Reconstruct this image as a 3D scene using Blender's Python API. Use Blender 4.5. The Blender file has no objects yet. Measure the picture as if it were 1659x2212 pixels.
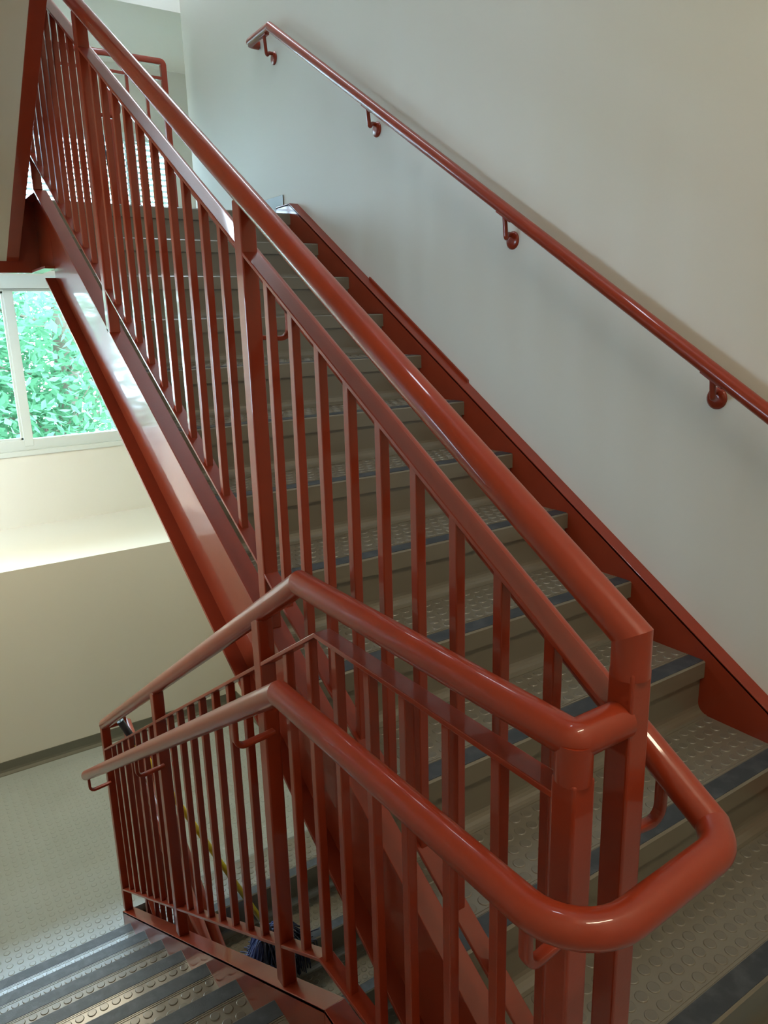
import bpy, bmesh, math, random
from mathutils import Vector, Matrix

C = bpy.context.scene.collection
S = bpy.context.scene
PI = math.pi
OZ = 1.52                      # floor under the photographer is z = 0, the camera 1.52 m above it

# ------------------------------------------------------------------ camera
cam = bpy.data.cameras.new('camera')
camo = bpy.data.objects.new('camera', cam)
C.objects.link(camo)
yaw, pitch, roll = 0.585, 0.251, -0.027
fwd = Vector((math.sin(yaw)*math.cos(pitch), math.cos(yaw)*math.cos(pitch), -math.sin(pitch)))
rgt = Vector((math.cos(yaw), -math.sin(yaw), 0))
upv = rgt.cross(fwd)
r2 = rgt*math.cos(roll) + upv*math.sin(roll)
u2 = upv*math.cos(roll) - rgt*math.sin(roll)
m = Matrix((r2, u2, -fwd)).transposed().to_4x4()
m.translation = Vector((0, 0, OZ))
camo.matrix_world = m
cam.sensor_fit = 'VERTICAL'
cam.sensor_height = 36.0
cam.lens = 36.0*1635/2212
cam.clip_start = 0.02
S.camera = camo

# ------------------------------------------------------------------ world, sun, lights, exposure
w = bpy.data.worlds.new('world')
S.world = w
w.use_nodes = True
nt = w.node_tree
nt.nodes.clear()
o = nt.nodes.new('ShaderNodeOutputWorld')
bg = nt.nodes.new('ShaderNodeBackground')
bg.inputs['Color'].default_value = (0.60, 0.79, 1.0, 1)
bg.inputs['Strength'].default_value = 27.0
nt.links.new(bg.outputs[0], o.inputs[0])

sun = bpy.data.lights.new('sun', 'SUN')
sun.energy = 8.0
sun.angle = 0.02
sun.color = (1, 0.95, 0.85)
suno = bpy.data.objects.new('sun', sun)
C.objects.link(suno)
suno.rotation_euler = (math.radians(38), math.radians(-12), 0)

def area(name, loc, rot, sx, sy, energy, color, portal=False):
    l = bpy.data.lights.new(name, 'AREA')
    l.shape = 'RECTANGLE'
    l.size = sx
    l.size_y = sy
    l.energy = energy
    l.color = color
    if portal:
        l.cycles.is_portal = True
    ob = bpy.data.objects.new(name, l)
    C.objects.link(ob)
    ob.location = loc
    ob.rotation_euler = rot
    return ob

BAY_Y = 6.30
WLX = -0.61
area('portal_lower', (0.68, BAY_Y+0.16, OZ-0.30), (-PI/2, 0, 0), 3.1, 1.2, 1, (1, 1, 1), True)
area('portal_upper', (0.68, BAY_Y+0.16, OZ+0.95), (-PI/2, 0, 0), 3.1, 1.0, 1, (1, 1, 1), True)

area('portal_side', (WLX-0.16, 2.3, OZ-0.15), (0, -PI/2, 0), 0.6, 0.8, 1, (1, 1, 1), True)  # portal of the added side window
S.view_settings.view_transform = 'Standard'
S.view_settings.look = 'None'
S.view_settings.gamma = 1
S.view_settings.use_curve_mapping = False
S.view_settings.exposure = 0.14
S.cycles.max_bounces = 10
S.cycles.diffuse_bounces = 6
S.cycles.glossy_bounces = 4
S.cycles.transparent_max_bounces = 16
S.cycles.sample_clamp_indirect = 8
S.cycles.use_denoising = True
WARM = (1.0, 0.86, 0.60)
SOFT = (1.0, 0.92, 0.78)
SKYB = (0.74, 0.88, 1.0)
COOL = (0.86, 0.93, 1.0)

# ------------------------------------------------------------------ measured stair geometry (relative to the eye)
T = 0.2794
R = 0.172
SL = R/T
XA0, XA1 = 0.757, 1.929           # treads of the flights along the right wall
YA, ZA = 1.201, -1.015            # a nosing of the upper flight
XB0, XB1 = -0.56, 0.603           # treads of the flights on the left
YB, ZB = 3.158, -2.711            # last nosing of the flight going down
FLZ = -1.52                       # floor the photographer stands on
LLZ = -2.883                      # lower landing
YC = 3.170                        # its edge towards the flight below
ULZ = ZA + 9*R                    # upper landing
YU = YA + 9*T
YD = 3.85                         # first nosing of the flight going on up
WX = 1.98                         # right wall
WL = -0.61                        # left wall
Y1 = 5.15                         # far wall below the bay
LEDGE = -1.50
BAYX0, BAYX1 = -1.0, 2.42
BAYTOP = 1.885
BOT = LLZ - 12*R
TOPZ = 4.3
def hA(y): return ZA + (y-YA)*SL
def hB(y): return ZB - (y-YB)*SL
def hC(y): return LLZ + (y-YC)*SL
def hD(y): return ULZ + R + (YD-y)*SL

# ------------------------------------------------------------------ materials
def mat(name, base, rough=0.5, coat=0.0, metal=0.0, spec=0.5, noise=None, bump=None, coat_rough=0.1):
    mt = bpy.data.materials.new(name)
    mt.use_nodes = True
    n = mt.node_tree.nodes
    l = mt.node_tree.links
    p = n['Principled BSDF']
    p.inputs['Base Color'].default_value = (*base, 1)
    p.inputs['Roughness'].default_value = rough
    p.inputs['Metallic'].default_value = metal
    p.inputs['Specular IOR Level'].default_value = spec
    p.inputs['Coat Weight'].default_value = coat
    p.inputs['Coat Roughness'].default_value = coat_rough
    tc = n.new('ShaderNodeTexCoord')
    if noise:
        col2, scale, lo, hi = noise
        t = n.new('ShaderNodeTexNoise')
        t.inputs['Scale'].default_value = scale
        t.inputs['Detail'].default_value = 6
        r = n.new('ShaderNodeMapRange')
        r.inputs['From Min'].default_value = lo
        r.inputs['From Max'].default_value = hi
        mx = n.new('ShaderNodeMix')
        mx.data_type = 'RGBA'
        mx.inputs[6].default_value = (*base, 1)
        mx.inputs[7].default_value = (*col2, 1)
        l.new(tc.outputs['Object'], t.inputs['Vector'])
        l.new(t.outputs['Fac'], r.inputs['Value'])
        l.new(r.outputs[0], mx.inputs[0])
        l.new(mx.outputs[2], p.inputs['Base Color'])
    if bump:
        scale, strength, dist = bump
        t = n.new('ShaderNodeTexNoise')
        t.inputs['Scale'].default_value = scale
        t.inputs['Detail'].default_value = 4
        b = n.new('ShaderNodeBump')
        b.inputs['Strength'].default_value = strength
        b.inputs['Distance'].default_value = dist
        l.new(tc.outputs['Object'], t.inputs['Vector'])
        l.new(t.outputs['Fac'], b.inputs['Height'])
        l.new(b.outputs[0], p.inputs['Normal'])
    return mt

RED = mat('red_gloss_paint', (0.26, 0.030, 0.009), 0.36, 0.45, spec=0.25, noise=((0.23, 0.026, 0.008), 9, 0.35, 0.7), bump=(160, 0.25, 0.0006), coat_rough=0.05)
WALL = mat('cream_wall_paint', (0.70, 0.68, 0.61), 0.6, spec=0.35, bump=(220, 0.15, 0.0008))
SOFFIT = mat('beige_soffit_paint', (0.62, 0.59, 0.49), 0.7, spec=0.3)
BASE = mat('grey_rubber_base', (0.145, 0.145, 0.115), 0.45)
RUB = mat('taupe_rubber_tread', (0.150, 0.131, 0.097), 0.30, 0.6, spec=0.6, coat_rough=0.20, noise=((0.150, 0.135, 0.100), 14, 0.35, 0.7), bump=(90, 0.12, 0.0006))
STUD = mat('worn_rubber_stud', (0.130, 0.116, 0.088), 0.30, 0.4, spec=0.6, coat_rough=0.18)
STRIP = mat('charcoal_grip_strip', (0.030, 0.036, 0.042), 0.48, spec=0.4, noise=((0.065, 0.072, 0.078), 22, 0.45, 0.75), bump=(260, 0.5, 0.0008))
FLOOR = mat('grey_green_rubber_floor', (0.315, 0.36, 0.36), 0.24, spec=0.6, noise=((0.29, 0.33, 0.325), 3, 0.35, 0.7), bump=(40, 0.05, 0.0008))
FRAME = mat('pale_window_frame', (0.62, 0.66, 0.62), 0.4)
BLIND = mat('white_blind_slat', (0.80, 0.84, 0.82), 0.45)
_n = BLIND.node_tree.nodes; _l = BLIND.node_tree.links
_tr = _n.new('ShaderNodeBsdfTranslucent'); _tr.inputs[0].default_value = (0.85, 0.92, 0.90, 1)
_mx = _n.new('ShaderNodeMixShader'); _mx.inputs[0].default_value = 0.25
_l.new(_n['Principled BSDF'].outputs[0], _mx.inputs[1]); _l.new(_tr.outputs[0], _mx.inputs[2])
_l.new(_mx.outputs[0], _n['Material Output'].inputs['Surface'])
YEL = mat('yellow_handle', (0.85, 0.62, 0.02), 0.3, coat=0.3)
BLK = mat('black_plastic', (0.02, 0.022, 0.03), 0.45)
STEEL = mat('bright_steel', (0.7, 0.7, 0.7), 0.25, metal=1)
BLUE = mat('blue_mop_yarn', (0.09, 0.14, 0.36), 0.8, noise=((0.20, 0.27, 0.55), 30, 0.4, 0.65))
DARKY = mat('dark_mop_yarn', (0.02, 0.024, 0.05), 0.85, noise=((0.05, 0.055, 0.09), 30, 0.4, 0.65))
BARK = mat('grey_bark', (0.16, 0.12, 0.09), 0.85, bump=(20, 0.6, 0.02))
GRASS = mat('mown_grass', (0.30, 0.36, 0.22), 0.9, noise=((0.45, 0.46, 0.38), 3, 0.3, 0.7))
WHITE = mat('white_enamel', (0.8, 0.8, 0.78), 0.4)

# leaves let light through
LEAF = bpy.data.materials.new('green_leaf')
LEAF.use_nodes = True
_n = LEAF.node_tree.nodes; _l = LEAF.node_tree.links
_n.clear()
_o = _n.new('ShaderNodeOutputMaterial'); _m = _n.new('ShaderNodeMixShader')
_d = _n.new('ShaderNodeBsdfDiffuse'); _t = _n.new('ShaderNodeBsdfTranslucent')
_d.inputs[0].default_value = (0.11, 0.24, 0.14, 1)
_t.inputs[0].default_value = (0.15, 0.34, 0.18, 1)
_m.inputs[0].default_value = 0.5
_l.new(_d.outputs[0], _m.inputs[1]); _l.new(_t.outputs[0], _m.inputs[2]); _l.new(_m.outputs[0], _o.inputs[0])

# thin window glass: mostly clear, a fresnel reflection
GLASS = bpy.data.materials.new('window_glass')
GLASS.use_nodes = True
_n = GLASS.node_tree.nodes; _l = GLASS.node_tree.links
_n.clear()
_o = _n.new('ShaderNodeOutputMaterial'); _m = _n.new('ShaderNodeMixShader')
_d = _n.new('ShaderNodeBsdfTransparent'); _t = _n.new('ShaderNodeBsdfGlossy'); _f = _n.new('ShaderNodeFresnel')
_d.inputs[0].default_value = (0.93, 0.97, 0.96, 1)
_t.inputs['Roughness'].default_value = 0.02
_l.new(_f.outputs[0], _m.inputs[0])
_l.new(_d.outputs[0], _m.inputs[1]); _l.new(_t.outputs[0], _m.inputs[2]); _l.new(_m.outputs[0], _o.inputs[0])

def emis(name, col, strength):
    mt = bpy.data.materials.new(name)
    mt.use_nodes = True
    p = mt.node_tree.nodes['Principled BSDF']
    p.inputs['Base Color'].default_value = (0.8, 0.8, 0.8, 1)
    p.inputs['Emission Color'].default_value = (*col, 1)
    p.inputs['Emission Strength'].default_value = strength
    return mt

# ------------------------------------------------------------------ mesh helpers (all z below are relative to the eye; OZ is added on linking)
def obj(name, bm, m, parent=None, bevel=0, kind=None, shift=True, loc=None, segs=2):
    if shift and loc is None:
        for v in bm.verts:
            v.co.z += OZ
    bmesh.ops.recalc_face_normals(bm, faces=bm.faces)
    me = bpy.data.meshes.new(name)
    bm.to_mesh(me)
    bm.free()
    if m: me.materials.append(m)
    ob = bpy.data.objects.new(name, me)
    C.objects.link(ob)
    if loc is not None: ob.location = loc
    if bevel:
        b = ob.modifiers.new('bevel', 'BEVEL')
        b.width = bevel
        b.segments = segs
        b.limit_method = 'ANGLE'
        b.angle_limit = math.radians(40)
    if parent is not None:
        ob.parent = parent
        ob.matrix_parent_inverse = parent.matrix_world.inverted()
    if kind: ob['kind'] = kind
    return ob

def thing(name, label, cat, loc, group=None):
    o = bpy.data.objects.new(name, None)
    o.empty_display_size = 0.1
    C.objects.link(o)
    o.location = (loc[0], loc[1], loc[2]+OZ)
    o['label'] = label
    o['category'] = cat
    if group: o['group'] = group
    bpy.context.view_layer.update()
    return o

def box(bm, x0, x1, y0, y1, z0, z1):
    v = [bm.verts.new(p) for p in ((x0,y0,z0),(x1,y0,z0),(x1,y1,z0),(x0,y1,z0),(x0,y0,z1),(x1,y0,z1),(x1,y1,z1),(x0,y1,z1))]
    for f in ((0,1,2,3),(4,5,6,7),(0,1,5,4),(1,2,6,5),(2,3,7,6),(3,0,4,7)):
        bm.faces.new([v[i] for i in f])

def prism(bm, x0, x1, poly):
    """polygon in (y, z) extruded along x"""
    a = [bm.verts.new((x0, y, z)) for y, z in poly]
    b = [bm.verts.new((x1, y, z)) for y, z in poly]
    n = len(poly)
    bm.faces.new(a); bm.faces.new(b)
    for i in range(n):
        j = (i+1) % n
        bm.faces.new((a[i], a[j], b[j], b[i]))

def ribbon(bm, x0, x1, top, th):
    """flat bar following the (y, z) polyline of its upper face, th thick measured downwards"""
    prism(bm, x0, x1, list(top) + [(y, z-th) for y, z in reversed(top)])

def arc_pts(pts, rad, steps=6):
    """replace inner corners of a 3-d polyline by arcs; rad is one value or one per inner corner (0 = mitre)"""
    out = [Vector(pts[0])]
    for i in range(1, len(pts)-1):
        r = rad[i-1] if isinstance(rad, (list, tuple)) else rad
        p, a, b = Vector(pts[i]), Vector(pts[i-1]), Vector(pts[i+1])
        if r <= 0:
            out.append(p); continue
        u, v = (a-p).normalized(), (b-p).normalized()
        ang = u.angle(v)
        if ang > 3.1:
            out.append(p); continue
        d = min(r/math.tan(ang/2), 0.45*(a-p).length, 0.45*(b-p).length)
        r = d*math.tan(ang/2)
        if ang < 0.25 or r < 1e-5:
            out.append(p); continue
        c = p + (u+v).normalized()*(r/math.sin(ang/2))
        s, e = p+u*d-c, p+v*d-c
        tot = s.angle(e)
        for k in range(steps+1):
            t = k/steps
            out.append(c + (s*math.sin((1-t)*tot) + e*math.sin(t*tot))/math.sin(tot))
    out.append(Vector(pts[-1]))
    return out

def tube(bm, pts, r, seg=20, cap=True, flat=None):
    """mitred sweep of a circle (or of a rounded rectangle flat=(w,h)) along a polyline"""
    pts = [Vector(p) for p in pts]
    pts = [pts[0]] + [b for a, b in zip(pts, pts[1:]) if (b-a).length > 1e-6]
    dirs = [(pts[i+1]-pts[i]).normalized() for i in range(len(pts)-1)]
    t0 = dirs[0]
    ref = Vector((0, 0, 1)) if abs(t0.z) < 0.95 else Vector((1, 0, 0))
    u = (ref - t0*ref.dot(t0)).normalized()
    v = t0.cross(u)
    ring = []
    for k in range(seg):
        a = 2*PI*k/seg
        if flat:
            ca, sa = math.cos(a), math.sin(a)
            e = 0.35
            q = u*(math.copysign(abs(ca)**e, ca)*flat[1]/2) + v*(math.copysign(abs(sa)**e, sa)*flat[0]/2)
        else:
            q = u*math.cos(a)*r + v*math.sin(a)*r
        ring.append(pts[0]+q)
    rings = [[bm.verts.new(p) for p in ring]]
    for i in range(1, len(pts)):
        d = dirs[i-1]
        n = (d+dirs[i]).normalized() if i < len(dirs) else d
        dd = d.dot(n) if abs(d.dot(n)) > 0.15 else 0.15
        ring = [p + d*((pts[i]-p).dot(n)/dd) for p in ring]
        rings.append([bm.verts.new(p) for p in ring])
    for a, b in zip(rings, rings[1:]):
        for k in range(seg):
            f = bm.faces.new((a[k], a[(k+1) % seg], b[(k+1) % seg], b[k]))
            f.smooth = True
    for i in range(1, len(dirs)):
        if dirs[i-1].angle(dirs[i]) > 0.30:
            rg = rings[i]
            for k in range(seg):
                e = bm.edges.get((rg[k], rg[(k+1) % seg]))
                if e: e.smooth = False
    if cap:
        for rg in (rings[0], rings[-1]):
            bm.faces.new(rg)

def disc(bm, cx, cy, z, r, h, n=14):
    """raised round stud with a chamfered rim"""
    lv = ((r, 0), (r*0.94, h*0.8), (r*0.84, h))
    rg = [[bm.verts.new((cx+q*math.cos(2*PI*k/n), cy+q*math.sin(2*PI*k/n), z+zz)) for k in range(n)] for q, zz in lv]
    for a, b in zip(rg, rg[1:]):
        for k in range(n):
            f = bm.faces.new((a[k], a[(k+1) % n], b[(k+1) % n], b[k])); f.smooth = True
        
    bm.faces.new(rg[-1])

def new(): return bmesh.new()

# ------------------------------------------------------------------ room shell
def shell(name, boxes, m, kind='structure'):
    bm = new()
    for b in boxes: box(bm, *b)
    return obj(name, bm, m, kind=kind)

shell('wall_right', [(WX, WX+0.15, -1.6, Y1, BOT, TOPZ)], WALL)
WSD = (1.9, 2.7, -0.45, 0.15)        # opening added in the unseen left wall to daylight the right wall: y0 y1 z0 z1
shell('wall_left', [(WL-0.15, WL, -1.6, WSD[0], BOT, TOPZ), (WL-0.15, WL, WSD[1], Y1, BOT, TOPZ),
                    (WL-0.15, WL, WSD[0], WSD[1], BOT, WSD[2]), (WL-0.15, WL, WSD[0], WSD[1], WSD[3], TOPZ)], WALL)
shell('wall_back', [(WL, WX, -1.75, -1.6, BOT, TOPZ)], WALL)
shell('ceiling', [(WL-0.15, WX+0.15, -1.75, Y1+0.15, TOPZ, TOPZ+0.15)], WALL)
shell('wall_front', [(BAYX0, BAYX1, Y1, BAY_Y, BOT, LEDGE), (BAYX0, BAYX1, Y1, BAY_Y, BAYTOP, TOPZ)], WALL)
shell('wall_bay_left', [(BAYX0-0.15, BAYX0, Y1, BAY_Y+0.15, LEDGE-0.2, BAYTOP+0.2)], WALL)
shell('wall_bay_right', [(BAYX1, BAYX1+0.15, Y1, BAY_Y+0.15, LEDGE-0.2, BAYTOP+0.2),
                         (WX+0.15, BAYX1, Y1-0.1, Y1, LEDGE-0.2, BAYTOP+0.2)], WALL)
WLO = (-0.88, 2.26, -0.915, 0.28)     # lower window opening x0 x1 z0 z1
WUP = (-0.88, 2.27, 0.46, 1.40)
yb0, yb1 = BAY_Y, BAY_Y+0.15
shell('wall_bay_window_side', [(BAYX0, BAYX1, yb0, yb1, LEDGE-0.2, WLO[2]), (BAYX0, BAYX1, yb0, yb1, WLO[3], WUP[2]),
                   (BAYX0, BAYX1, yb0, yb1, WUP[3], BAYTOP+0.2), (BAYX0, WLO[0], yb0, yb1, WLO[2], WUP[3]),
                   (WLO[1], BAYX1, yb0, yb1, WLO[2], WUP[3])], WALL)
shell('floor_bottom', [(WL-0.15, WX+0.15, -1.75, Y1, BOT-0.12, BOT)], FLOOR)
# floor the photographer stands on, open over the flights
shell('floor', [(WL, XB1, -1.6, 1.21-0.03, FLZ-0.12, FLZ), (XB1, WX, -1.6, 0.37, FLZ-0.12, FLZ)], FLOOR)
# floor slab overhead
shell('floor_upper', [(WL, XB1, -1.6, 0.62, 2.30, 2.59), (XB1, WX, -1.6, -0.4, 2.30, 2.59)], WALL)

# lower landing with raised studs
bm = new()
box(bm, WL, 0.66, YB-0.013, Y1, LLZ-0.04, LLZ)
box(bm, 0.66, WX, YC+T-0.002, Y1, LLZ-0.04, LLZ)
nx, ny = int((WX-WL)/0.0455), int((Y1-YB)/0.0455)
for i in range(nx):
    for j in range(ny):
        x, y = WL+0.03+i*0.0455, YB+0.03+j*0.0455
        if x > 0.64 and y < YC+T+0.02: continue
        if y > Y1-0.06: continue
        disc(bm, x, y, LLZ, 0.0145, 0.0017, 12)
obj('floor_lower_landing', bm, FLOOR, kind='structure')
# upper landing
shell('floor_upper_landing', [(WL, 0.66, YD+0.10, Y1, ULZ-0.05, ULZ), (0.66, WX, YU+T-0.002, Y1, ULZ-0.05, ULZ)], FLOOR)
shell('ceiling_under_landing', [(WL, WX, 4.05, Y1, ULZ-0.12, ULZ-0.05)], WALL)
shell('trim_1', [(WL, 0.757, 3.985, 4.035, 0.246, ULZ+0.035)], RED)          # header channel of the upper landing
shell('trim_2', [(0.757, 1.929, YU+0.05, YU+0.10, 0.246, ULZ-0.06)], RED)
shell('trim_3', [(WL, WX, YB+0.16, YB+0.20, LLZ-0.30, LLZ-0.045)], RED)

def baseboard(name, p0, p1, nrm, z, h=0.092):
    """grey cove base with a toe; p0-p1 along the wall, nrm pointing into the room"""
    bm = new()
    prof = [(0, 0), (0.022, 0), (0.020, 0.006), (0.009, 0.020), (0.006, 0.035), (0.006, h), (0, h)]
    a = [bm.verts.new((p0[0]+nrm[0]*d, p0[1]+nrm[1]*d, z+hh)) for d, hh in prof]
    b = [bm.verts.new((p1[0]+nrm[0]*d, p1[1]+nrm[1]*d, z+hh)) for d, hh in prof]
    bm.faces.new(a); bm.faces.new(b)
    for i in range(len(prof)):
        j = (i+1) % len(prof)
        bm.faces.new((a[i], a[j], b[j], b[i]))
    obj(name, bm, BASE, kind='structure')
baseboard('baseboard_front', (WL, Y1), (WX, Y1), (0, -1), LLZ)
baseboard('baseboard_right', (WX, 3.66), (WX, Y1), (-1, 0), LLZ)
baseboard('baseboard_left', (WL, YB), (WL, Y1), (1, 0), LLZ)
baseboard('baseboard_upper_right', (WX, 3.875), (WX, Y1), (-1, 0), ULZ, 0.115)

# ------------------------------------------------------------------ windows
def window(name, x0, x1, z0, z1, mull, sash):
    y0, y1 = BAY_Y+0.03, BAY_Y+0.10
    bm = new()
    f = 0.05
    box(bm, x0, x1, y0, y1, z0, z0+f+0.03); box(bm, x0, x1, y0, y1, z1-0.02, z1)
    box(bm, x0, x0+f, y0, y1, z0, z1); box(bm, x1-f, x1, y0, y1, z0, z1)
    for mx in mull: box(bm, mx-0.033, mx+0.033, y0-0.004, y1, z0+0.03, z1-0.01)
    fr = obj(name, bm, FRAME, bevel=0.003, kind='structure')
    edges = [x0+f] + [v for mx in mull for v in (mx-0.033, mx+0.033)] + [x1-f]
    for k in range(0, len(edges), 2):
        a, b = edges[k], edges[k+1]
        if (k//2) % 2 == sash:
            bm = new()
            zz0, zz1, t = z0+0.08, z1-0.02, 0.014
            box(bm, a, b, y0+0.02, y0+0.05, zz0, zz0+t); box(bm, a, b, y0+0.02, y0+0.05, zz1-t, zz1)
            box(bm, a, a+t, y0+0.02, y0+0.05, zz0, zz1); box(bm, b-t, b, y0+0.02, y0+0.05, zz0, zz1)
            obj('sash', bm, FRAME, fr)
        bm = new()
        box(bm, a, b, y0+0.032, y0+0.036, z0+0.06, z1-0.01)
        obj('glass_pane', bm, GLASS, fr)
    return fr
window('window_1', *WLO, (-0.11, 0.935, 1.95), 1)
window('window_2', *WUP, (-0.11, 0.935, 1.95), 0)
shell('trim_4', [(BAYX0+0.02, BAYX1-0.02, BAY_Y-0.012, BAY_Y+0.03, WLO[2]-0.035, WLO[2]+0.001)], FRAME)
shell('trim_5', [(BAYX0+0.02, BAYX1-0.02, BAY_Y-0.008, BAY_Y+0.03, WLO[3], WLO[3]+0.09)], FRAME)

bm = new()  # frame of the added side window, unseen, only lets daylight in
xa_, xb_ = WL-0.10, WL-0.03
y0, y1, z0, z1 = WSD
box(bm, xa_, xb_, y0, y1, z0, z0+0.05); box(bm, xa_, xb_, y0, y1, z1-0.05, z1)
for yy in (y0, (y0+y1)/2-0.03, y1-0.06): box(bm, xa_, xb_, yy, yy+0.06, z0, z1)
fr = obj('added_side_window', bm, FRAME, bevel=0.003, kind='structure')
bm = new(); box(bm, xa_+0.03, xa_+0.034, y0+0.03, y1-0.03, z0+0.03, z1-0.03); obj('glass_pane', bm, GLASS, fr)
# blind in the upper window
bl = thing('window_blind', 'white horizontal slatted blind lowered over the bright upper window', 'blind', (0.7, BAY_Y-0.02, WUP[3]))
x0, x1 = -0.86, 2.25
bm = new(); box(bm, x0, x1, BAY_Y-0.055, BAY_Y+0.0, WUP[3]-0.045, WUP[3]+0.005); obj('headrail', bm, BLIND, bl, 0.003)
bm = new()
z = WUP[3]-0.06
i = 0
while z > WUP[2]+0.05:
    c, s_ = math.cos(math.radians(9)), math.sin(math.radians(9))
    hw = 0.024
    yc = BAY_Y-0.03
    prism(bm, x0+0.01, x1-0.01, [(yc-hw*c, z+hw*s_), (yc, z+0.004), (yc+hw*c, z-hw*s_), (yc+hw*c, z-hw*s_-0.0015), (yc, z+0.0025), (yc-hw*c, z+hw*s_-0.0015)])
    z -= 0.0415; i += 1
obj('slats', bm, BLIND, bl)
bm = new(); box(bm, x0, x1, BAY_Y-0.05, BAY_Y-0.01, WUP[2]+0.01, WUP[2]+0.03); obj('bottom_rail', bm, BLIND, bl, 0.003)
for cx in (-0.3, 0.8, 1.5, 2.0):
    bm = new(); tube(bm, [(cx, BAY_Y-0.058, WUP[3]-0.04), (cx, BAY_Y-0.058, WUP[2]+0.02)], 0.002, 6); obj('cord', bm, WHITE, bl)
bm = new(); tube(bm, [(1.72, BAY_Y-0.066, WUP[3]-0.03), (1.76, BAY_Y-0.075, WUP[2]+0.10)], 0.005, 8); obj('tilt_wand', bm, BLK, bl)

# ------------------------------------------------------------------ stair flights
def step_meshes(W):
    """one step, nosing edge at the origin, rising towards +y, width W starting at x = 0"""
    bm = new()
    lip, o_ = 0.053, 0.013
    prism(bm, 0, W, [(0, -lip), (0, -0.004), (0.004, 0), (0.0585, 0), (0.0585, 0.0012), (0.0615, 0.0012), (0.0615, 0),
                     (0.0655, 0), (0.0655, 0.0012), (0.0685, 0.0012), (0.0685, 0), (T+o_, 0), (T+o_, -0.010), (o_, -0.010), (o_, -lip)])
    px = 0.039
    for j in range(5):
        x = 0.018 + (px/2 if j % 2 else 0)
        while x < W-0.014:
            disc(bm, x, 0.085+0.039*j, 0, 0.0145, 0.0022, 12)
            x += px
    for f in bm.faces:
        if min(v.co.z for v in f.verts) >= 0.002 and len(f.verts) == 12: f.material_index = 1
    tread = bm
    bm = new()
    pts = [(o_, -lip), (o_, -R+0.035)]
    for k in range(1, 7):
        a = k/6*PI/2
        pts.append((o_-0.032*(1-math.cos(a)), -R+0.035-0.033*math.sin(a)))
    pts += [(o_-0.032, -R), (o_+0.008, -R), (o_+0.008, -lip)]
    prism(bm, 0, W, pts)
    riser = bm
    bm = new()
    box(bm, 0.001, W-0.001, 0.006, 0.056, -0.001, 0.0012)
    return tread, riser, bm

def mesh_of(bm, name, m):
    bmesh.ops.recalc_face_normals(bm, faces=bm.faces)
    me = bpy.data.meshes.new(name); bm.to_mesh(me); bm.free(); me.materials.append(m)
    if name == 'tread': me.materials.append(STUD)
    return me

def flight(label, x0, W, steps, sgn, stringers, base):
    """steps: list of (y, z) nosings; sgn +1 rises towards +y, -1 rises towards -y"""
    t = thing('stair_flight', label, 'stairs', base, 'flights of the stairwell')
    inv = t.matrix_world.inverted()
    tb, rb, sb = step_meshes(W)
    tm, rm, sm = mesh_of(tb, 'tread', RUB), mesh_of(rb, 'riser', RUB), mesh_of(sb, 'grip_strip', STRIP)
    for (y, z) in steps:
        rot = Matrix.Translation((x0 if sgn > 0 else x0+W, y, z+OZ)) @ Matrix.Rotation(0 if sgn > 0 else PI, 4, 'Z')
        for nm, me in (('tread', tm), ('riser', rm)):
            ob = bpy.data.objects.new(nm, me); C.objects.link(ob)
            ob.parent = t; ob.matrix_parent_inverse = inv
            ob.matrix_basis = rot
            if nm == 'tread': tr = ob
        ob = bpy.data.objects.new('grip_strip', sm); C.objects.link(ob)
        ob.parent = tr
        ob['label'] = 'dark grey anti-slip strip along the nosing'
    for sb_ in stringers:
        obj('stringer', sb_, RED, t, 0.0015)
    return t

def channel(f, y0, y1, xw0, xw1, xf0, xf1, top=0.045, depth=0.372, th=0.012, extra=None, low=None):
    """channel stringer: web xw0..xw1, flanges xf0..xf1, following the nosing line f"""
    bm = new()
    if extra is None: extra = []
    tp = sorted([(y0, f(y0)+top), (y1, f(y1)+top)] + extra)
    def clipb(y): 
        z = f(y)+top-depth
        return max(z, low) if low is not None else z
    bt = sorted([(y0, clipb(y0)), (y1, clipb(y1))])
    prism(bm, xw0, xw1, [(y, z-0.001) for y, z in tp] + [(y, z+0.001) for y, z in reversed(bt)])
    ribbon(bm, xf0, xf1, tp, th)
    ribbon(bm, xf0, xf1, [(y, z+th) for y, z in bt], th)
    return bm

# upper flight on the right (A), nosings k = -2 .. 9, the last is the landing edge
stepsA = [(YA+k*T, ZA+k*R) for k in range(-2, 10)]
yTop = YU+0.02
sA_in = channel(hA, 0.36, 3.70, 0.748, 0.757, 0.705, 0.757)
zl = hA(3.70)+0.045
box(sA_in, 0.748, 0.757, 3.70, 4.034, zl-0.32, zl-0.001)
box(sA_in, 0.705, 0.757, 3.70, 4.034, zl-0.012, zl)
box(sA_in, 0.705, 0.757, 3.68, 4.034, zl-0.322, zl-0.31)
def wall_stringer(f, y0, y1, flat_to, zflat):
    bm = new()
    # plate with a level cap where it meets the landing
    tp = [(y0, f(y0)+0.048), (y1, f(y1)+0.048), (flat_to, f(y1)+0.048)]
    prism(bm, 1.929, 1.938, [(y0, f(y0)+0.045), (y1, f(y1)+0.045), (flat_to, f(y1)+0.045), (flat_to, zflat-0.25), (y1, f(y1)-0.32), (y0, f(y0)-0.32)])
    ribbon(bm, 1.929, WX, tp, 0.012)
    return bm
sA_out = wall_stringer(hA, 0.36, 3.72, 3.87, ULZ)
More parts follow.
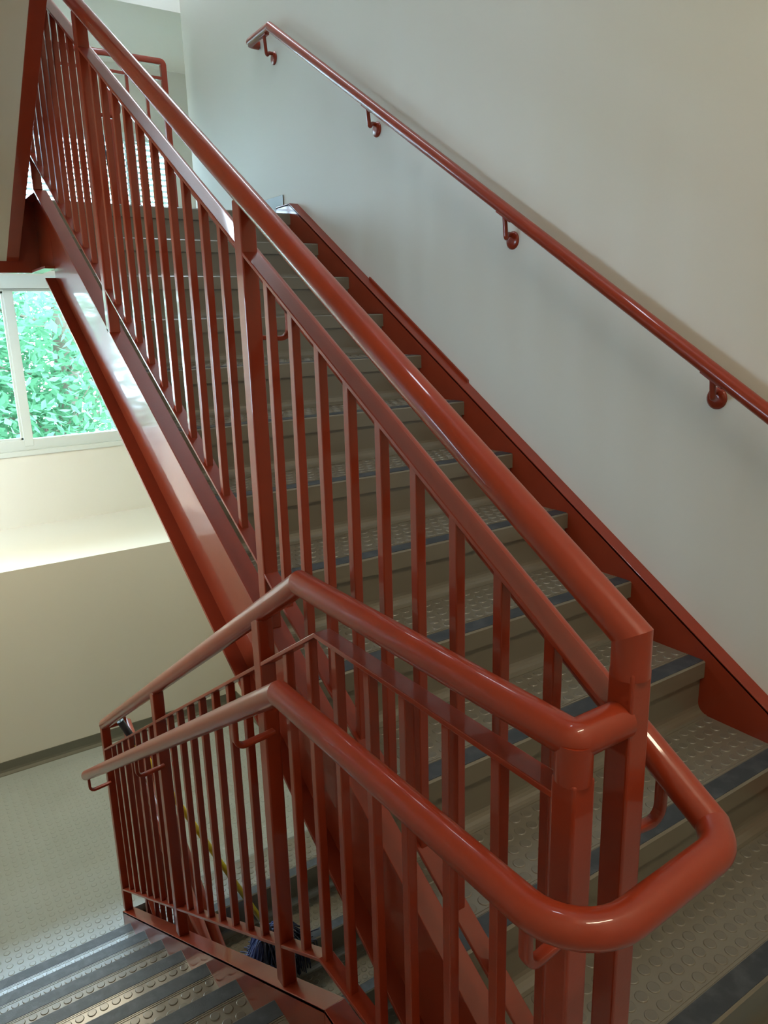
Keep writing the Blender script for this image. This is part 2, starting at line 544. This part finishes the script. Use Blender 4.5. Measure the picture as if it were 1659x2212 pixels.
# a stretch of the same stringer carries a thin filler strip against the wall
prism(sA_out, 1.972, WX, [(2.35, hA(2.35)+0.045), (3.05, hA(3.05)+0.045), (3.05, hA(3.05)+0.062), (2.35, hA(2.35)+0.060)])
flight('taupe rubber stair flight climbing along the right wall to the upper landing', XA0, XA1-XA0, stepsA, 1, [sA_in, sA_out], (1.3, 0.65, FLZ))

# flight going down on the left (B)
stepsB = [(YB-m_*T, ZB+m_*R) for m_ in range(0, 7)] + [(1.205, FLZ)]
sB_in = channel(hB, 3.30, 1.20, 0.603, 0.612, 0.603, 0.655)
bm = sB_in
# level run of the same channel along the edge of the floor
zt = hB(1.20)+0.045
box(bm, 0.603, 0.612, -0.9, 1.20, zt-0.37, zt-0.001)
box(bm, 0.603, 0.655, -0.9, 1.20, zt-0.012, zt)
box(bm, 0.603, 0.655, -0.9, 1.00, zt-0.372, zt-0.36)
prism(bm, 0.603, 0.655, [(3.30, hB(3.30)+0.045), (3.30, LLZ), (3.288, LLZ), (3.288, hB(3.288)+0.04)])
sB_out = channel(hB, 3.30, 1.20, -0.569, -0.560, -0.61, -0.560)
flight('stair flight in the bottom left corner descending to the studded landing', XB0, XB1-XB0, stepsB, -1, [sB_in, sB_out], (0.0, 3.15, LLZ))

# flight below (C), seen between the balusters
stepsC = [(YC-j*T, LLZ-j*R) for j in range(0, 12)]
sC_in = channel(hC, 0.0, 3.27, 0.748, 0.757, 0.705, 0.757, low=BOT)
bm = new()
prism(bm, 1.929, 1.938, [(0.0, hC(0.0)+0.045), (3.2, hC(3.2)+0.045), (3.60, hC(3.2)+0.045), (3.60, LLZ-0.2), (3.2, hC(3.2)-0.3), (0.0, max(BOT, hC(0)-0.3))])
ribbon(bm, 1.929, WX, [(0.0, hC(0.0)+0.048), (3.2, hC(3.2)+0.048), (3.60, hC(3.2)+0.048)], 0.012)
flight('stair flight under the red stringer where the mop stands, going down from the studded landing', XA0, XA1-XA0, stepsC, 1, [sC_in, bm], (1.3, 0.1, BOT))

# flight overhead (D): only its underside shows, top left
stepsD = [(YD-j*T, ULZ+(j+1)*R) for j in range(0, 11)]
def chanD(xw0, xw1, xf0, xf1):
    return channel(hD, 3.985, 0.80, xw0, xw1, xf0, xf1)
tD = flight('stair flight overhead at the top left, seen from below as a beige soffit', XB0, XB1-XB0, stepsD, -1,
            [chanD(0.603, 0.612, 0.603, 0.655), chanD(-0.569, -0.560, -0.61, -0.560)], (0.0, 3.85, ULZ))
bm = new()
prism(bm, -0.609, 0.603, [(3.985, hD(3.985)-0.325), (0.80, hD(0.80)-0.325), (0.80, hD(0.80)-0.30), (3.985, hD(3.985)-0.30)])
so = obj('soffit', bm, SOFFIT, tD)
so['label'] = 'beige painted soffit board'

# ------------------------------------------------------------------ railings
def railing(label, base, x0, posts, top_path, top_rad, mid, low, balusters, base_f, stub=None):
    """posts: [(y, z_bottom, z_top)], mid / low: polylines (y, z) of the bars' upper faces"""
    t = thing('stair_railing', label, 'railing', base, 'railings of the stairwell')
    pw = 0.038
    for (y, zb, ztp) in posts:
        bm = new(); box(bm, x0, x0+pw, y, y+pw, zb, ztp)
        obj('post', bm, RED, t, 0.004, segs=3)
    bm = new(); tube(bm, arc_pts(top_path, top_rad), 0.0242, 28)
    if stub: tube(bm, [stub, (stub[0], stub[1], stub[2]-0.052)], 0.0232, 28)
    obj('top_rail', bm, RED, t)
    def split(poly, th, name, w0, w1):
        ys = sorted(p[0] for p in posts)
        bm = new()
        ribbon(bm, x0+w0, x0+w1, poly, th)
        obj(name, bm, RED, t, 0.0015)
    split(mid, 0.010, 'middle_rail', 0.001, 0.037)
    split(low, 0.010, 'bottom_rail', 0.001, 0.037)
    def zat(poly, y):
        p = sorted(poly)
        for (a, za_), (b, zb_) in zip(p, p[1:]):
            if a-1e-6 <= y <= b+1e-6:
                return za_ + (zb_-za_)*(y-a)/(b-a)
        return p[-1][1]
    for y in balusters:
        bm = new()
        za0, za1 = zat(low, y)-0.002, zat(low, y+0.019)-0.002
        zb0, zb1 = zat(mid, y)-0.009, zat(mid, y+0.019)-0.009
        xx = x0+0.0085
        prism(bm, xx, xx+0.019, [(y, za0), (y+0.019, za1), (y+0.019, zb1), (y, zb0)])
        # weld bead at the foot
        disc_z = max(za0, za1)
        obj('baluster', bm, RED, t, 0.002)
    return t

XPA, XPB = 0.705, 0.609
def between(a, b, n):
    s = (b-a-0.038)/(n+1)
    return [a+0.038+s*(i+1)-0.0095 for i in range(n)]

# A: along the upper flight
pA = [0.531, 1.590, 2.735, 3.70]
hTopA = 1.030
postsA = [(y, hA(y)+0.045, (hA(y+0.019)+hTopA-0.012)) for y in pA]
postsA[0] = (pA[0], hA(pA[0])+0.045, -0.425)
zA_end = hA(0.552)+hTopA
topA = [(0.724, 0.550, -0.437), (0.724, 0.550, zA_end), (0.724, 3.72, hA(3.72)+hTopA), (0.724, 4.05, hA(3.72)+hTopA)]
balA = [0.668, 0.773, 0.877, 0.980, 1.083, 1.186, 1.289, 1.393, 1.496,
        1.724, 1.829, 1.933, 2.037, 2.142, 2.246, 2.350, 2.452, 2.553, 2.648,
        2.790, 2.888, 2.986, 3.090, 3.19, 3.29, 3.39, 3.49, 3.59]
railing('long red railing climbing beside the upper flight from the near post to the top left', (0.724, 0.55, FLZ), XPA, postsA, topA, [0.0, 0.0],
        [(0.55, hA(0.55)+0.921), (3.72, hA(3.72)+0.921)], [(0.55, hA(0.55)+0.190), (3.72, hA(3.72)+0.190)], balA, None)

# B: level along the floor edge, then down the lower flight
ZL_TOP, ZL_MID, ZL_LOW = -0.494, -0.566, -1.349
yk = 1.207
hTopB = 1.043
ytB = YB - (ZL_TOP-ZB-hTopB)/SL
ymB = YB - (ZL_MID-ZB-0.922)/SL
ylB = YB - (ZL_LOW-ZB-0.172)/SL
pB = [0.531, 1.427, 2.342, 3.262]
postsB = [(pB[0], zt-0.002, ZL_TOP-0.047)] + [(y, hB(y)+0.040, hB(y+0.019)+hTopB-0.012) for y in pB[1:]]
topB = [(0.712, 0.550, ZL_TOP), (0.628, 0.550, ZL_TOP), (0.628, ytB, ZL_TOP), (0.628, 3.30, hB(3.30)+hTopB), (0.724, 3.30, hB(3.30)+hTopB)]
balB = [0.668, 0.777, 0.888, 0.993, 1.104, 1.207, 1.311, 1.555, 1.660, 1.772, 1.885, 1.993, 2.103, 2.215,
        2.465, 2.574, 2.680, 2.790, 2.905, 3.020, 3.134]
railing('red railing with a level run beside the two near posts, then falling to the left', (0.628, 1.4, FLZ), XPB, postsB, topB, [0.010, 0.0, 0.03],
        [(0.55, ZL_MID), (ymB, ZL_MID), (3.28, hB(3.28)+0.922)], [(0.55, ZL_LOW), (ylB, ZL_LOW), (3.28, hB(3.28)+0.172)], balB, None, (0.628, 0.550, ZL_TOP))

# C: down beside the flight below
pC = [0.95, 2.09, 3.235]
hTopC = 1.03
yCe = 3.30
postsC = [(y, max(hC(y)+0.045, BOT), hC(y+0.019)+hTopC-0.012) for y in pC]
topC = [(0.724, 0.90, hC(0.90)+hTopC), (0.724, yCe, hC(yCe)+hTopC)]
balC = between(0.95, 2.09, 9) + between(2.09, 3.235, 9)
railing('red railing behind the balusters, plunging beside the flight where the mop leans', (0.724, 3.2, LLZ), XPA, postsC, topC, [],
        [(0.97, hC(0.97)+0.92), (3.25, hC(3.25)+0.92)], [(0.97, hC(0.97)+0.18), (3.25, hC(3.25)+0.18)], balC, None)

# round hand rail on brackets that wraps from flight to flight
gr = thing('handrail', 'round red handrail on brackets, looping in a U around the two near posts', 'handrail', (0.66, 0.45, FLZ))
GB, GA = 0.822, 0.806
XGB, XGA = 0.520, 0.822
ZG = -0.650
ykB = YB - (ZG-ZB-GB)/SL
ykA = 0.474
eA = [(XGA, 3.72, hA(3.72)+GA), (XGA, ykA, hA(ykA)+GA)]
yE = 3.295
zE = hB(yE)+GB
zCE = hC(yE)+0.835
path = ([(XGA, 3.95, hA(3.72)+GA)] + eA + [(XGA, 0.44, ZG), (XGA-0.045, 0.435, ZG)][:0]
        + [(0.812, 0.455, ZG), (0.700, 0.432, ZG), (XGB, 0.440, ZG), (XGB, ykB, ZG), (XGB, yE, zE), (XGA-0.01, yE+0.02, zCE), (XGA-0.01, 0.95, hC(0.95)+0.815)])
path = [(XGA, 3.95, hA(3.72)+GA), (XGA, 3.72, hA(3.72)+GA), (0.818, 0.480, ZG), (0.782, 0.446, ZG), (XGB, 0.434, ZG), (XGB, ykB, ZG),
        (XGB, yE, zE), (XGA-0.01, yE+0.02, zCE), (XGA-0.01, 0.95, hC(0.95)+0.815)]
rads = [0.0, 0.0, 0.06, 0.08, 0.0, 0.055, 0.045]
bm = new(); tube(bm, arc_pts(path, rads, 8), 0.0225, 28); obj('rail', bm, RED, gr)
def bracket(xr_, y, zr, xp, fs=0.0):
    """flat L hook from the post up to the underside of the rail"""
    s = 1 if xp > xr_ else -1
    bm = new()
    zb = zr-0.085
    pts = arc_pts([(xr_, y+fs, zr-0.012), (xr_, y+fs, zb), (xp, y+0.006, zb+0.006)], 0.022, 5)
    tube(bm, pts, 0.008, 16, flat=(0.016, 0.011))
    obj('bracket', bm, RED, gr)
for y in pB[1:]:
    bracket(XGB, y+0.014-0.06, hB(y-0.046)+GB, XPB+0.004, 0)
bracket(XGB, 0.515, ZG, XPB+0.004)
for y in pA:
    bracket(XGA, y+0.03, hA(y+0.03)+GA-0.005, XPA+0.034)
for y in pC[:2]:
    bracket(XGA-0.01, y+0.03, hC(y+0.03)+0.81, XPA+0.034)

# ------------------------------------------------------------------ handrail on the right wall
wr = thing('wall_handrail', 'round red handrail running up the bare right wall', 'handrail', (1.95, 2.0, 0.3))
XW = 1.920
hW = 0.822
z_end = hA(3.81)+hW
bm = new()
wp = [(XW, -0.3, hA(-0.3)+hW), (XW, 3.81, z_end), (XW, 4.06, z_end-0.006), (WX-0.004, 4.06, z_end-0.006)]
tube(bm, arc_pts(wp, [0.0, 0.045], 6), 0.0215, 28); obj('rail', bm, RED, wr)
for y, z in ((3.895, 1.303), (2.962, 0.785), (2.109, 0.255), (1.266, -0.245), (0.40, -0.78)):
    zr = (z_end if y > 3.81 else hA(y)+hW)
    bm = new()
    # dished rose
    n = 24
    lv = ((0.031, 0.0), (0.031, 0.004), (0.024, 0.009), (0.010, 0.012))
    rg = [[bm.verts.new((WX-h_, y+q*math.cos(2*PI*k/n), z+q*math.sin(2*PI*k/n))) for k in range(n)] for q, h_ in lv]
    for a, b in zip(rg, rg[1:]):
        for k in range(n):
            f = bm.faces.new((a[k], a[(k+1) % n], b[(k+1) % n], b[k])); f.smooth = True
    bm.faces.new(rg[0]); bm.faces.new(rg[-1])
    bk = obj('bracket_rose', bm, RED, wr)
    bm = new()
    ys = y-0.020
    zr = zr-0.020*SL if y < 3.81 else zr
    pts = arc_pts([(WX-0.009, y, z+0.020), (WX-0.030, y-0.004, z+0.020), (XW+0.008, ys, z-0.002), (XW, ys, zr-0.020)], 0.020, 6)
    tube(bm, pts, 0.0085, 14)
    obj('bracket_arm', bm, RED, wr)
    bm = new()
    sl = 0 if y > 3.81 else SL
    prism(bm, XW-0.012, XW+0.012, [(ys-0.034, zr-0.026-0.034*sl), (ys+0.034, zr-0.026+0.034*sl), (ys+0.034, zr-0.017+0.034*sl), (ys-0.034, zr-0.017-0.034*sl)])
    obj('bracket_saddle', bm, RED, wr, 0.001)

# ------------------------------------------------------------------ guard rail across the bay at the upper landing
gd = thing('guard_railing', 'red guard rail across the upper landing in front of the blind', 'railing', (0.7, 5.09, ULZ))
gy = 5.07
zg1 = 1.588
bm = new(); tube(bm, arc_pts([(-0.55, gy+0.019, ULZ), (-0.55, gy+0.019, zg1-0.019), (1.815, gy+0.019, zg1-0.019), (1.815, gy+0.019, ULZ)], 0.02, 4), 0.019, 24, flat=(0.036, 0.036))
obj('frame_rail', bm, RED, gd)
for xx in (0.62, 1.135):
    bm = new(); box(bm, xx-0.018, xx+0.018, gy, gy+0.036, ULZ, zg1-0.03); obj('post', bm, RED, gd, 0.003)
for zz, nm in ((1.484, 'middle_rail'), (0.70, 'bottom_rail')):
    bm = new(); box(bm, -0.55, 1.815, gy+0.006, gy+0.030, zz-0.018, zz); obj(nm, bm, RED, gd, 0.002)
xx = 1.697
while xx > -0.5:
    if abs(xx-1.135) > 0.03 and abs(xx-0.62) > 0.03:
        bm = new(); box(bm, xx-0.008, xx+0.008, gy+0.010, gy+0.026, 0.69, 1.475); obj('baluster', bm, RED, gd)
    xx -= 0.117

# ------------------------------------------------------------------ mop
random.seed(4)
mp = thing('mop', 'string mop with yellow handle and blue yarn head standing on the lower steps', 'mop', (1.2, 2.95, LLZ-R))
H = Vector((1.215, 2.955, -2.955))
Pc = Vector((0.772, 3.11, -1.922))
d = (Pc-H)
top = Pc + d*0.235
def along(t): return H + d*t
bm = new(); tube(bm, [along(0.075), along(1.12)], 0.0135, 16); obj('handle', bm, YEL, mp)['label'] = 'yellow handle'
bm = new(); tube(bm, [along(1.12), top], 0.0155, 16); obj('grip', bm, BLK, mp)['label'] = 'black end grip'
bm = new()
dn = d.normalized()
side = dn.cross(Vector((0, 1, 0))).normalized()
hk = [top + dn*0.0, top + dn*0.018]
for k in range(9):
    a = -PI/2 + k/8*PI*1.5
    hk.append(top + dn*(0.030+0.012*math.sin(a)) + side*0.012*math.cos(a))
tube(bm, hk, 0.0025, 8); obj('hanging_hook', bm, STEEL, mp)
bm = new(); tube(bm, [along(0.08), along(0.03), along(0.0)], 0.018, 12)
cx = Vector((0.05, 0.03, 0.0))
tube(bm, [H-cx*1.2+Vector((0, 0, 0.02)), H+cx*1.2+Vector((0, 0, -0.02))], 0.016, 12)
obj('clamp', bm, BLK, mp)
def strands(n, a0, a1, m, zfall, name, spread):
    bm = new()
    for i in range(n):
        a = random.uniform(a0, a1)
        s = H + Vector((random.uniform(-.05, .05), random.uniform(-.03, .03), random.uniform(-0.02, 0.015)))
        r = random.uniform(0.5, 1.0)*spread
        ex, ey = math.cos(a)*r, math.sin(a)*r
        floor_z = LLZ-R+0.006
        p = [s, s+Vector((ex*.35, ey*.35, 0.02)), s+Vector((ex*.75, ey*.75, -0.035))]
        e = s+Vector((ex, ey, 0)); 
        e.z = floor_z + random.uniform(0, 0.02)
        p.append(e)
        edge = YC - T
        e2 = e + Vector((ex*.25, ey*.3, 0)) + Vector((random.uniform(-.02, .02), random.uniform(-.02, .02), 0))
        if e2.y < edge-0.005:
            p.append(Vector((e2.x, edge-0.012, floor_z)))
            p.append(Vector((e2.x+random.uniform(-.02, .02), edge-random.uniform(0.012, 0.03), floor_z-random.uniform(0.05, zfall))))
        else:
            p.append(e2)
        tube(bm, arc_pts(p, 0.012, 3), 0.0034, 5)
    ob = obj(name, bm, m, mp)
    return ob
strands(150, PI*0.62, PI*1.35, BLUE, 0.10, 'yarn', 0.10)['label'] = 'blue yarn fringe'
strands(170, PI*1.35, PI*2.05, DARKY, 0.15, 'yarn', 0.15)['label'] = 'dark navy yarn fringe'

# ------------------------------------------------------------------ lamps
def lamp(label, x, y, z, lx, ly, energy, col):
    t = thing('ceiling_light', label, 'light', (x, y, z), 'fluorescent fittings')
    bm = new(); box(bm, x-lx/2, x+lx/2, y-ly/2, y+ly/2, z-0.035, z); obj('housing', bm, WHITE, t, 0.004)
    bm = new(); box(bm, x-lx/2+0.015, x+lx/2-0.015, y-ly/2+0.015, y+ly/2-0.015, z-0.05, z-0.034)
    obj('diffuser', bm, emis('lamp_diffuser', col, 4.0), t, 0.004)
    a_ = area('lamp_light', (x, y, z-0.055+OZ), (0, 0, 0), lx-0.04, ly-0.04, energy, col)
    a_.parent = t
    a_.matrix_parent_inverse = t.matrix_world.inverted()
lamp('fluorescent fitting under the upper landing', 0.3, 4.60, ULZ-0.121, 1.2, 0.2, 34, WARM)
lamp('fluorescent fitting over the near floor', 0.9, -0.55, 2.299, 1.2, 0.2, 33, (1.0, 0.83, 0.60))
lamp('unseen soft fill light added on the high ceiling', 0.6, 1.6, TOPZ-0.001, 1.2, 0.25, 20, SKYB)  # added sky-blue fill that lifts the right wall, never in view
# wall-hung strip over the upper landing, its lamp facing down and into the room
t = thing('wall_light', 'long fluorescent fitting on the right wall above the upper landing', 'light', (WX, 3.96, 2.40), 'fluorescent fittings')
bm = new()
box(bm, WX-0.07, WX, 2.90, 5.02, 2.37, 2.49); obj('housing', bm, WHITE, t, 0.004)
bm = new(); tube(bm, [(WX-0.10, 2.93, 2.40), (WX-0.10, 4.99, 2.40)], 0.026, 14); obj('tube_lamp', bm, emis('tube_lamp', SKYB, 24.0), t)
a_ = area('lamp_light', (WX-0.14, 3.96, 2.36+OZ), (0, math.radians(35), 0), 0.05, 2.0, 6, SKYB)
a_.parent = t; a_.matrix_parent_inverse = t.matrix_world.inverted()

# ------------------------------------------------------------------ outside
bm = new(); box(bm, -25, 30, BAY_Y+0.5, 60, -6.6, -6.4); obj('lawn', bm, GRASS, kind='stuff')['label'] = 'bright lawn outside the window'
bpy.data.objects['lawn']['category'] = 'grass'
def tree(label, x, y, h, rad, nleaf, seed, zc):
    rnd = random.Random(seed)
    t = thing('tree', label, 'tree', (x, y, -6.4), 'trees outside the window')
    bm = new()
    tube(bm, [(x, y, -6.4), (x+0.1, y, -4.2), (x-0.05, y+0.1, -2.0), (x+0.1, y, zc)], 0.13, 12)
    ends = []
    for i in range(26):
        zz = rnd.uniform(-4.6, zc)
        a = rnd.uniform(0, 2*PI)
        L = rnd.uniform(0.9, rad)
        e = Vector((x+math.cos(a)*L, y+math.sin(a)*L*0.8, zz+rnd.uniform(0.2, 1.3)))
        mid = Vector((x+math.cos(a)*L*0.5, y+math.sin(a)*L*0.4, zz+rnd.uniform(0.1, 0.3)))
        tube(bm, [Vector((x, y, zz)), mid, e], 0.018, 6)
        for q in range(3):
            e2 = mid.lerp(e, rnd.uniform(0.3, 1)) + Vector((rnd.uniform(-.6, .6), rnd.uniform(-.6, .6), rnd.uniform(-.5, .6)))
            tube(bm, [mid.lerp(e, rnd.uniform(0.1, 0.6)), e2], 0.008, 5)
            ends.append(e2)
        ends.append(e); ends.append(mid)
    obj('trunk', bm, BARK, t)
    verts, faces = [], []
    for i in range(nleaf):
        c = rnd.choice(ends) + Vector((rnd.gauss(0, .33), rnd.gauss(0, .33), rnd.gauss(0, .26)))
        L = rnd.uniform(0.045, 0.085); W = L*0.5
        a1 = Vector((rnd.gauss(0, 1), rnd.gauss(0, 1), rnd.gauss(-0.3, .6))).normalized()
        a2 = a1.cross(Vector((rnd.gauss(0, .6), rnd.gauss(0, .6), 1))).normalized()
        n0 = len(verts)
        up = a1.cross(a2)*0.008
        for p in (c-a1*L, c+a2*W+up, c+a1*L, c-a2*W+up):
            verts.append((p.x, p.y, p.z+OZ))
        faces.append((n0, n0+1, n0+2)); faces.append((n0, n0+2, n0+3))
    me = bpy.data.meshes.new('foliage'); me.from_pydata(verts, [], faces); me.materials.append(LEAF)
    ob = bpy.data.objects.new('foliage', me); C.objects.link(ob)
    ob.parent = t; ob.matrix_parent_inverse = t.matrix_world.inverted()
tree('leafy green tree close outside the lower window', 1.9, 9.6, 6, 2.3, 22000, 3, 0.6)
tree('leafy green tree at the left edge of the window view', -0.2, 11.0, 6, 2.4, 20000, 8, 0.2)
tree('leafy green tree farther off, behind the big stringer', 5.6, 13.5, 6, 2.6, 16000, 12, 0.2)
